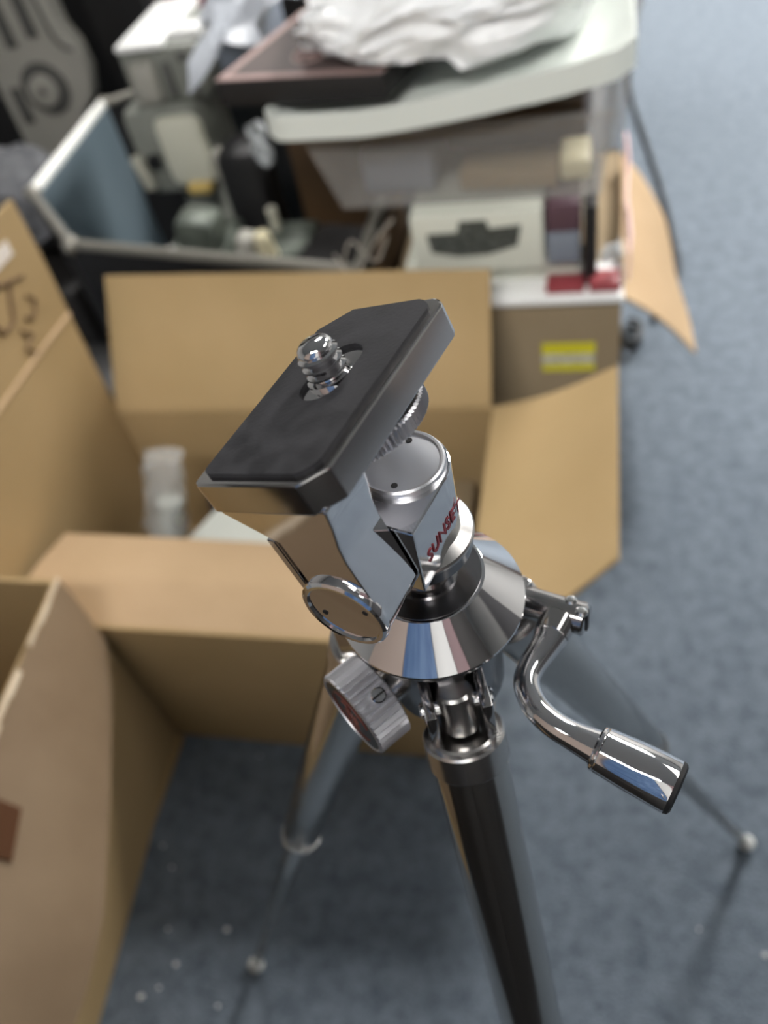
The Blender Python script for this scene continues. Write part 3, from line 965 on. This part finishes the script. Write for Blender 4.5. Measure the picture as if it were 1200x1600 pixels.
b_ = B(); rbox(b_, (-0.455, 1.435, 0.240), (0.14, 0.13, 0.45), 0.004, rz=-8)
thing('brown_carton', b_, M['brown_wood'], 'brown carton standing in the black case beside the cream knob', 'box')
b_ = B(); rbox(b_, (-0.415, 1.17, 0.185), (0.095, 0.11, 0.34), 0.006, rz=-13)
thing('dark_carton', b_, M['near_black'], 'dark carton in the case corner nearest the clear bin', 'box')
b_ = B(); rbox(b_, (-0.635, 1.42, 0.22), (0.085, 0.10, 0.40), 0.02)  # plain black block filling the gap
thing('black_speaker', b_, M['black_plastic'], 'tall black block between the cream covered machine and brown carton', 'block')
gl_ = B()
g_ = []
for i in range(7):
    g_.append([(-0.592 + 0.030 * j / 5 + 0.006 * math.sin(i * 2.1 + j), 1.37 + 0.012 * math.sin(i * 1.7 + j * 2.2), 0.395 + 0.075 * i / 6) for j in range(6)])
add_sheet(gl_, g_, 0.0012)
thing('plastic_scrap', gl_, M['wrap'], 'crumpled glinting plastic scrap hanging by the black block', 'plastic')

# bundle of grey cloth and board at the far left
cl = B()
bmesh.ops.create_icosphere(cl, subdivisions=4, radius=0.13, matrix=Matrix.Translation((-1.21, 1.55, 0.285)) @ Matrix.Rotation(R(35), 4, 'Z') @ Matrix.Diagonal((0.75, 1.25, 0.75, 1)))
for v in cl.verts:
    v.co += mnoise.noise_vector(v.co * 14) * 0.035 + mnoise.noise_vector(v.co * 40) * 0.010
    v.co.z = max(v.co.z, 0.172)
thing('cloth_bundle', cl, M['cloth'], 'rumpled grey cloth bundle beside the bright case rim', 'cloth')
bw = B(); rbox(bw, (-1.22, 1.52, 0.085), (0.30, 0.36, 0.17), 0.004)
thing('low_carton', bw, M['near_black'], 'low black carton under the grey cloth bundle', 'box')
bw = B(); rbox(bw, (-1.53, 1.50, 0.21), (0.20, 0.40, 0.42), 0.004, rz=4)
thing('dark_board_box', bw, M['brown_wood'], 'dark brown box at the far left edge', 'box')

# beige-grey machine panel with slots and a dial
PN = root('control_unit', (-1.36, 1.93, 0.0), 0, 'beige-grey machine panel with slots and a round dial at top left', 'panel')
py = 1.905
pn = B()
out = [(-1.43, 0.0), (-1.26, 0.0), (-1.235, 0.31), (-1.195, 0.34), (-1.175, 0.40), (-1.18, 0.46), (-1.20, 0.50), (-1.20, 0.56), (-1.22, 0.86), (-1.43, 0.86)]
add_prism(pn, out, py, py + 0.05, Matrix(((1, 0, 0, 0), (0, 0, 1, 0), (0, 1, 0, 0), (0, 0, 0, 1))), 0.006)
part('face', pn, M['beige_grey'], PN)
for (x_, z0_, z1_, w__) in ((-1.274, 0.487, 0.62, 0.028), (-1.337, 0.472, 0.60, 0.028), (-1.385, 0.300, 0.385, 0.028)):
    b_ = B(); rbox(b_, (x_, py - 0.003, (z0_ + z1_) / 2), (w__, 0.010, z1_ - z0_), 0.004)
    part('slot', b_, M['slot_grey'], PN)
b_ = B(); add_lathe(b_, [(0.060, 0), (0.060, 0.006), (0.045, 0.008), (0, 0.008)], axis_matrix((-1.301, py, 0.375), (0, -1, 0)), 40)
dl = part('dial_recess', b_, M['slot_grey'], PN)
b_ = B(); add_lathe(b_, [(0.037, 0), (0.036, 0.014), (0.032, 0.016), (0.010, 0.016), (0.010, 0.013), (0, 0.013)], axis_matrix((-1.301, py - 0.006, 0.375), (0, -1, 0)), 40)
part('dial', b_, M['beige_grey'], PN)
b_ = B(); add_lathe(b_, [(0.009, 0), (0.009, 0.004), (0, 0.004)], axis_matrix((-1.301, py - 0.018, 0.375), (0, -1, 0)), 20)
part('dial_hub', b_, M['slot_grey'], PN)
b_ = B()
add_tube(b_, smooth_path([(-1.235, py - 0.001, 0.58), (-1.228, py - 0.001, 0.50), (-1.215, py - 0.001, 0.465), (-1.19, py - 0.001, 0.45)], 5), 0.005, 8)
part('groove', b_, M['slot_grey'], PN)

bk = B(); rbox(bk, (-1.06, 1.98, 0.42), (0.16, 0.08, 0.84), 0.004, rz=-10)
thing('black_board', bk, M['black_plastic'], 'tall black board between the slotted control unit and the grey machine', 'board')
bk = B(); rbox(bk, (-0.95, 2.06, 0.275), (0.08, 0.10, 0.55), 0.006)
thing('red_box', bk, M['red'], 'dark red box edge behind the tall black board', 'box')
bk = B(); rbox(bk, (-1.15, 2.45, 0.60), (1.9, 0.40, 1.20), 0.006)
cab = thing('dark_cabinet', bk, M['near_black'], 'dark cabinet standing behind the machine parts', 'cabinet')

# ------------------------------------------------------------------ stacked box with yellow sticker at the right rear
SB = root('sticker_box', (-0.12, 1.21, 0.0), 0, 'brown cardboard box with a yellow sticker under the clear bin', 'box')
sx0, sx1, sy0, sy1, sz = -0.30, 0.034, 1.0, 1.42, 0.345
part('bottom_panel', add_box(B(), (sx0, sy0, 0.002), (sx1, sy1, 0.007)), M['card_grey'], SB, 0)
panel('wall_panel', (sx0, sy0, 0.002), (sx1, sy0, 0.002), (sx1, sy0, sz), (sx0, sy0, sz), M['card_grey'], SB)
panel('wall_panel', (sx1, sy1, 0.002), (sx0, sy1, 0.002), (sx0, sy1, sz), (sx1, sy1, sz), M['card_grey'], SB)
panel('wall_panel', (sx0, sy1, 0.002), (sx0, sy0, 0.002), (sx0, sy0, sz), (sx0, sy1, sz), M['card_grey'], SB)
panel('wall_panel', (sx1, sy0, 0.002), (sx1, sy1, 0.002), (sx1, sy1, sz), (sx1, sy0, sz), M['card_grey'], SB)
part('lid_panel', add_box(B(), (sx0, sy0 + 0.002, sz - 0.004), (sx1 - 0.002, sy1, sz)), M['card_grey'], SB, 0)
fg = []
for i in range(9):
    v = i / 8
    row = []
    for j in range(7):
        u = j / 6
        h0 = Vector((sx1, 1.004 + 0.41 * v, sz))
        o1 = Vector((0.146, 1.040, 0.214)).lerp(Vector((0.114, 1.415, 0.217)), v)
        p = h0.lerp(o1, u)
        p.z += 0.012 * math.sin(math.pi * u) - (0.006 if i == 5 else 0)
        p.y += 0.02 * u * math.sin(v * 9)
        row.append(p)
    fg.append(row)
part('flap', add_sheet(B(), fg, 0.004), M['card_pale'], SB, 40, 'pale side flap hanging over the carpet')
stk = part('sticker', add_box(B(), (-0.076, sy0 - 0.0062, 0.222), (0.0, sy0 - 0.005, 0.273)), M['label_yellow'], SB, 0, 'yellow sticker with a pale printed band')
part('print_band', add_box(B(), (-0.076, sy0 - 0.0068, 0.236), (0.0, sy0 - 0.006, 0.254)), M['label_grey'], stk, 0)

b_ = B(); add_box(b_, (-0.28, 0.985, 0.3455), (0.036, 1.075, 0.357), 0.003)
thing('flat_tray', b_, M['white_paint'], 'flat white tray on top of the yellow sticker box', 'tray')
b_ = B(); add_box(b_, (-0.27, 1.034, 0.3575), (-0.022, 1.30, 0.390), 0.004)
thing('flat_carton', b_, M['card_white'], 'flat whitish carton under the printed white carton', 'box')
for i_, (xa, xb, lb) in enumerate(((-0.068, -0.016, 'red packet left of the other red packet on the flat white tray'), (-0.010, 0.032, 'red packet nearest the pale side flap on the flat white tray'))):
    b_ = B(); add_box(b_, (xa, 0.994, 0.3575), (xb, 1.030, 0.369 + 0.003 * i_), 0.003)
    thing('red_packet', b_, M['red'], lb, 'packet', 'red packets on the tray')
WC = root('printed_carton', (-0.16, 1.10, 0.3905), 0, 'white carton with a dark printed silhouette under the clear bin', 'box')
part('body', add_box(B(), (-0.247, 1.010, 0.3905), (-0.070, 1.20, 0.478), 0.002), M['card_white'], WC)
b_ = B()
add_prism(b_, [(-0.226, 0.452), (-0.222, 0.424), (-0.185, 0.416), (-0.145, 0.417), (-0.104, 0.428), (-0.098, 0.458), (-0.140, 0.455), (-0.144, 0.468), (-0.180, 0.468), (-0.184, 0.452)], 1.0085, 1.0105,
          Matrix(((1, 0, 0, 0), (0, 0, 1, 0), (0, 1, 0, 0), (0, 0, 0, 1))))
part('silhouette_print', b_, M['print_black'], WC, 0, 'dark printed silhouette')
PC = root('plum_carton', (-0.045, 1.08, 0.3805), 0, 'plum and slate carton beside the printed white carton', 'box')
part('upper_body', add_box(B(), (-0.066, 1.018, 0.438), (-0.022, 1.16, 0.478), 0.002), M['purple'], PC)
part('lower_body', add_box(B(), (-0.066, 1.018, 0.3905), (-0.022, 1.16, 0.438), 0.002), M['slate'], PC)
b_ = B(); add_box(b_, (-0.018, 1.012, 0.3575), (0.000, 1.15, 0.476), 0.003, Matrix.Translation((0, 0, 0)))
thing('black_slab', b_, M['black_plastic'], 'upright black slab beside the plum carton', 'slab')
g_ = [[(0.003 + 0.030 * j / 6 + 0.004 * math.sin(i * 2.4 + j), 1.008 + 0.008 * math.sin(i * 1.9 + j * 1.7) + 0.004 * j, 0.391 + 0.024 * i / 6) for j in range(7)] for i in range(7)]
thing('clear_pouch', add_sheet(B(), g_, 0.001), M['wrap'], 'crumpled clear plastic pouch above the red packets', 'pouch')
g_ = [[(0.044 + 0.002 * math.sin(j * 1.3), 1.02 + 0.34 * j / 8, 0.3585 + 0.045 * i / 4) for j in range(9)] for i in range(5)]
thing('pink_sheet', add_sheet(B(), g_, 0.003), M['pink'], 'thin pink sheet standing along the pale side flap', 'sheet')

# white wires left of the printed carton
wire_paths = [[(-0.352, 1.005, 0.41), (-0.330, 1.000, 0.455), (-0.305, 1.010, 0.415), (-0.282, 1.015, 0.450)],
              [(-0.330, 0.995, 0.405), (-0.312, 1.0, 0.43), (-0.290, 1.0, 0.46), (-0.268, 1.01, 0.478)],
              [(-0.362, 1.01, 0.43), (-0.340, 0.998, 0.40), (-0.312, 1.005, 0.402)]]
wl = ['white wire looping highest beside the printed carton', 'white wire rising straight towards the clear bin', 'short white wire lowest beside the printed carton']
for wp, lb in zip(wire_paths, wl):
    thing('white_wire', add_tube(B(), smooth_path(wp, 6), 0.0017, 8), M['cable_white'], lb, 'wire', 'white wires')
b_ = B(); rbox(b_, (-0.3125, 1.14, 0.2), (0.013, 0.20, 0.40), 0.002)
thing('narrow_carton', b_, M['brown_wood'], 'narrow dark brown carton behind the white wires', 'box')

# clear plastic bin
BN = root('clear_bin', (-0.17, 1.22, 0.479), 0, 'frosted clear plastic bin under the white tray', 'bin')
bb0 = [(-0.345, 1.045), (0.002, 1.035), (0.006, 1.36), (-0.335, 1.36)]
bt0 = [(-0.372, 1.022), (0.016, 1.015), (0.022, 1.39), (-0.36, 1.39)]
zb, zt_ = 0.4795, 0.592
for i in range(4):
    j = (i + 1) % 4
    part('side_panel', quad_sheet(B(), (*bb0[i], zb), (*bb0[j], zb), (*bt0[j], zt_), (*bt0[i], zt_), 0.002, 4, 4), M['clear'], BN, 40)
part('bottom_panel', add_prism(B(), bb0, zb, zb + 0.002), M['clear'], BN, 0)
rm = B()
add_tube(rm, [(*bt0[0], zt_), (*bt0[1], zt_), (*bt0[2], zt_), (*bt0[3], zt_), (*bt0[0], zt_)], 0.004, 8)
part('rim', rm, M['clear'], BN)
items = [((-0.265, 1.12, 0.512), (0.10, 0.10, 0.058), 'slate', 'slate carton in the left part of the clear bin'),
         ((-0.115, 1.085, 0.498), (0.13, 0.06, 0.028), 'card_grey', 'tan packet in the middle of the clear bin'),
         ((-0.03, 1.10, 0.498), (0.04, 0.07, 0.026), 'cream', 'yellowish packet at the right end of the clear bin'),
         ((-0.15, 1.22, 0.522), (0.27, 0.09, 0.08), 'mauve_dark', 'dark mauve carton at the back of the clear bin'),
         ((-0.17, 1.13, 0.566), (0.30, 0.12, 0.030), 'brown_wood', 'dark brown packet lying on top inside the clear bin')]  # contents plus the shadow under the tray, put into its dark colour
for c_, s__, mt, lb in items:
    b_ = B(); rbox(b_, c_, s__, 0.004, rz=random.uniform(-6, 6))
    thing('packet', b_, M[mt], lb, 'packet', 'packets in the clear bin')

# white curved lid lying on the bin
LD = root('plastic_tray', (-0.19, 1.20, 0.60), 0, 'curved white plastic tray tilted across the clear bin', 'tray')
def lid_z(u): return 0.611 + 0.072 * max(0, u - 0.28) ** 1.3 + 0.03 * max(0, u - 0.85)
g_ = []
nu_, nv_ = 26, 18
for j in range(nv_ + 1):
    v = j / nv_
    row = []
    for i in range(nu_ + 1):
        u = i / nu_
        x = -0.410 + 0.444 * u
        y = 1.008 + 0.40 * v - 0.035 * u * (1 - v) + 0.0 * u
        # rounded plan corners
        cu = max(0, abs(u - 0.5) * 2 - 0.90) / 0.10
        y = y + (0.02 * cu * cu if v < 0.5 else -0.02 * cu * cu)
        ed = min(v, 1 - v) * 0.40
        eu = min(u, 1 - u) * 0.452
        e_ = min(ed, eu)
        rim_h = 0.020 * max(0, 1 - e_ / 0.030) ** 0.7
        row.append((x, y, lid_z(u) + rim_h))
    g_.append(row)
part('tray', add_sheet(B(), g_, 0.004), M['white_plastic'], LD, 60)
sk = B()
g2 = []
for k in range(2):
    row = []
    for i in range(nu_ + 1):
        p = Vector(g_[0][i])
        row.append((p.x, p.y - 0.001 - 0.004 * (k == 0), p.z - (0.030 if k == 0 else 0.0)))
    g2.append(row)
add_sheet(sk, g2, 0.004)
part('skirt', sk, M['white_plastic'], LD, 60)
for ii in (0, nu_):
    se = B()
    g3 = [[(Vector(g_[j][ii]) + Vector((-0.002 if ii == 0 else 0.002, 0, -0.028 * (k == 0)))) for j in range(nv_ + 1)] for k in range(2)]
    add_sheet(se, g3, 0.004)
    part('end_skirt', se, M['white_plastic'], LD, 60)

# mauve box with a round logo, lying on the lid
MB = root('logo_box', (-0.37, 1.17, 0.625), 0, 'dark mauve box with a pale border and round logo on the white tray', 'box')
zt2 = 0.664
top = [(-0.478, 1.045), (-0.250, 1.012), (-0.185, 1.235), (-0.413, 1.27)]
part('body', add_prism(B(), top, 0.632, zt2, None, 0.002), M['near_black'], MB)
cx_ = sum(p[0] for p in top) / 4; cy_ = sum(p[1] for p in top) / 4
def tsh(f): return [(cx_ + (x - cx_) * f, cy_ + (y - cy_) * f) for x, y in top]
bd = part('pale_border', add_prism(B(), tsh(0.985), zt2, zt2 + 0.0010), M['mauve'], MB, 0)
part('top_print', add_prism(B(), tsh(0.87), zt2 + 0.001, zt2 + 0.0016), M['mauve_dark'], bd, 0)
lc = Vector((-0.361, 1.095, zt2 + 0.0018))
b_ = B()
add_tube(b_, [(lc.x + 0.021 * math.cos(R(a)), lc.y + 0.027 * math.sin(R(a)), lc.z) for a in range(0, 361, 15)], 0.0022, 6)
add_tube(b_, smooth_path([(lc.x + 0.016, lc.y + 0.018, lc.z), (lc.x + 0.004, lc.y - 0.008, lc.z), (lc.x - 0.006, lc.y + 0.006, lc.z), (lc.x - 0.012, lc.y - 0.012, lc.z)], 5), 0.0034, 6)
part('round_logo', b_, M['mauve'], bd, 30, 'pale mauve round logo')

# rumpled white plastic bag on the lid
bg = B()
bmesh.ops.create_icosphere(bg, subdivisions=6, radius=1.0)
for v in bg.verts:
    d_ = v.co.copy()
    sx = 0.235 if d_.x < 0 else 0.205
    q = Vector((d_.x * sx, d_.y * 0.165, d_.z * 0.085))
    q += mnoise.noise_vector(Vector((d_.x * 1.9, d_.y * 1.9, d_.z * 1.7)) + Vector((3, 1, 7))) * 0.026
    # drawn-out folds running down and along the bag
    f1 = 1 - abs(mnoise.noise(Vector((d_.x * 3.2 + 2, d_.y * 3.0 + d_.z * 1.2, d_.z * 5.5))))
    f2 = 1 - abs(mnoise.noise(Vector((d_.x * 7.0, d_.y * 5.0 + 9, d_.z * 3.0 + d_.x * 4))))
    lo_ = min(1.0, max(0.0, d_.z + 0.75))
    q += d_ * ((f1 ** 3) * 0.022 + (f2 ** 4) * 0.005) * lo_
    p = q + Vector((-0.150, 1.178, 0.704 + 0.035 * d_.x))
    if p.x > -0.06: p.x = -0.06 + 0.075 * math.tanh((p.x + 0.06) / 0.075)
    if p.y > 1.32: p.y = 1.32 + 0.06 * math.tanh((p.y - 1.32) / 0.06)
    uu = min(1.0, max(0.0, (p.x + 0.41) / 0.444))
    over = min(1.0, max(0.0, (-0.150 + 0.29 * (p.y - 1.012) - p.x) / 0.02))     # part of it rests on the mauve box
    zmin = max(lid_z(uu) + 0.009 + 0.022 * min(1, max(0, (1.085 - p.y) / 0.03, (p.x + 0.03) / 0.03)), 0.640 + 0.031 * over)
    p.z = max(p.z, zmin)
    v.co = p
thing('plastic_bag', bg, M['bag'], 'rumpled white plastic bag heaped on the white tray', 'bag', smooth=60)

# loose clear/pale wrapping behind the mauve box
g_ = []
for i in range(13):
    row = []
    for j in range(13):
        u, v = i / 12, j / 12
        p = Vector((-0.63 + 0.19 * u, 1.31 + 0.28 * v, 0.675 - 0.10 * (1 - u) * (1 - v)))
        p += mnoise.noise_vector(Vector((u * 4.5, v * 4.5, 2.0))) * 0.045
        row.append(p)
    g_.append(row)
thing('plastic_sheet', add_sheet(B(), g_, 0.0015), M['sheet_plastic'], 'crumpled whitish plastic sheet behind the dark mauve box', 'plastic', smooth=20)
# a crate that carries it, hidden in the shade
b_ = B(); rbox(b_, (-0.475, 1.572, 0.28), (0.14, 0.13, 0.53), 0.006)
thing('tall_carton', b_, M['card_grey'], 'tall carton standing in the black case behind the brown carton', 'box')
# translucent tapered bin behind the tray
TB = root('tall_clear_bin', (-0.12, 1.62, 0.0), 0, 'tall clear bin standing behind the white tray', 'bin')
t0 = [(-0.26, 1.47), (0.0, 1.47), (0.0, 1.80), (-0.26, 1.80)]
t1 = [(-0.28, 1.45), (0.058, 1.45), (0.062, 1.83), (-0.28, 1.83)]
for i in range(4):
    j = (i + 1) % 4
    part('side_panel', quad_sheet(B(), (*t0[i], 0.003), (*t0[j], 0.003), (*t1[j], 0.56), (*t1[i], 0.56), 0.003, 4, 4), M['clear'], TB)
part('bottom_panel', add_prism(B(), t0, 0.001, 0.003), M['clear'], TB, 0)
rm = B(); add_tube(rm, [(*p, 0.56) for p in t1] + [(*t1[0], 0.56)], 0.006, 8)
part('rim', rm, M['clear'], TB)

# ------------------------------------------------------------------ cable, shade coil and bits on the carpet
cpts = [(0.066, 3.45), (0.071, 3.1), (0.072, 2.71), (0.080, 2.408), (0.115, 2.111), (0.144, 1.861), (0.159, 1.674), (0.163, 1.56), (0.13, 1.47), (0.11, 1.40)]
thing('black_cable', add_tube(B(), smooth_path([(x, y, 0.0075) for x, y in cpts], 6), 0.0065, 10), M['cable_black'], 'black cable running across the carpet behind the pale flap', 'cable')
coil = [(0.066 + 0.016 * math.cos(a * 0.5) + 0.002 * math.sin(a), 1.33 + 0.03 * math.sin(a * 0.5), 0.006 + 0.0035 * a / 3) for a in range(0, 30)]  # dark coil placed as the shade under the flap
thing('cable_coil', add_tube(B(), smooth_path(coil, 3), 0.005, 8), M['cable_black'], 'small coil of black cable on the carpet beneath the pale flap', 'cable')
crumbs = [(-0.422, 0.222, 7), (-0.474, 0.176, 5), (-0.505, 0.137, 6), (-0.541, 0.309, 4), (-0.519, 0.284, 4), (-0.498, 0.212, 4), (-0.486, 0.149, 4), (-0.408, 0.141, 3.5), (0.192, 0.277, 5), (0.125, 0.294, 3), (-0.443, 0.445, 3)]
cl_ = ['largest white crumb, close to the left tripod foot', 'white crumb left of the crumb by the tripod foot', 'white crumb nearest the bottom of the hanging flap', 'upper white crumb beside the dull brown box wall',
       'lower white crumb beside the dull brown box wall', 'faint white crumb between the box wall and tripod foot', 'small white crumb beside the lowest left crumb', 'small white crumb below the left tripod foot',
       'white crumb below the right tripod foot at the edge', 'tiny white crumb left of the right edge crumb', 'tiny white crumb in front of the open box']
for (x_, y_, r_), lb in zip(crumbs, cl_):
    b_ = B()
    bmesh.ops.create_icosphere(b_, subdivisions=1, radius=r_ * 0.72 / 1000)
    for v in b_.verts:
        v.co = Vector((v.co.x * random.uniform(0.6, 1.2), v.co.y * random.uniform(0.5, 1.0), max(v.co.z * 0.5, -0.001))) + Vector((x_, y_, 0.001))
    thing('paper_crumb', b_, M['crumb'], lb, 'crumb', 'crumbs on the carpet')

# ------------------------------------------------------------------ locker added behind the viewer: shades the near carpet, colours the chrome reflections
M['beige_door'] = plain('beige_door', (0.42, 0.34, 0.30), 0.6)
M['blue_door'] = plain('blue_door', (0.07, 0.14, 0.30), 0.6, col2=(0.14, 0.24, 0.42), scale=18)
M['mauve_door'] = plain('mauve_door', (0.30, 0.20, 0.21), 0.6)
CU = root('tall_locker', (0.0, -0.55, 0.0), 0, 'tall dark locker with coloured upper doors behind the viewer', 'locker')
part('body', add_box(B(), (-0.85, -0.75, 0.05), (0.92, -0.345, 1.52), 0.004), M['slot_wall'], CU)
part('plinth', add_box(B(), (-0.83, -0.73, 0.0), (0.90, -0.37, 0.05)), M['black_plastic'], CU)
for xa, xb, mt in ((-0.845, -0.27, 'beige_door'), (-0.265, 0.02, 'blue_door'), (0.025, 0.20, 'white_paint'), (0.205, 0.35, 'mauve_door'), (0.355, 0.915, 'near_black')):  # panel colours supply the bands mirrored in the cone
    dr = part('door', add_box(B(), (xa, -0.345, 0.80), (xb, -0.33, 1.51), 0.003), M[mt], CU)
    part('handle', add_box(B(), (xb - 0.03, -0.33, 0.86), (xb - 0.02, -0.32, 0.96), 0.002), M['steel'], dr)
for k in range(4):
    xa = -0.845 + k * 0.44
    dr = part('drawer', add_box(B(), (xa, -0.345, 0.06), (xa + 0.435, -0.33, 0.79), 0.003), M['near_black'], CU)
    part('handle', add_box(B(), (xa + 0.15, -0.33, 0.68), (xa + 0.26, -0.32, 0.69), 0.002), M['steel'], dr)
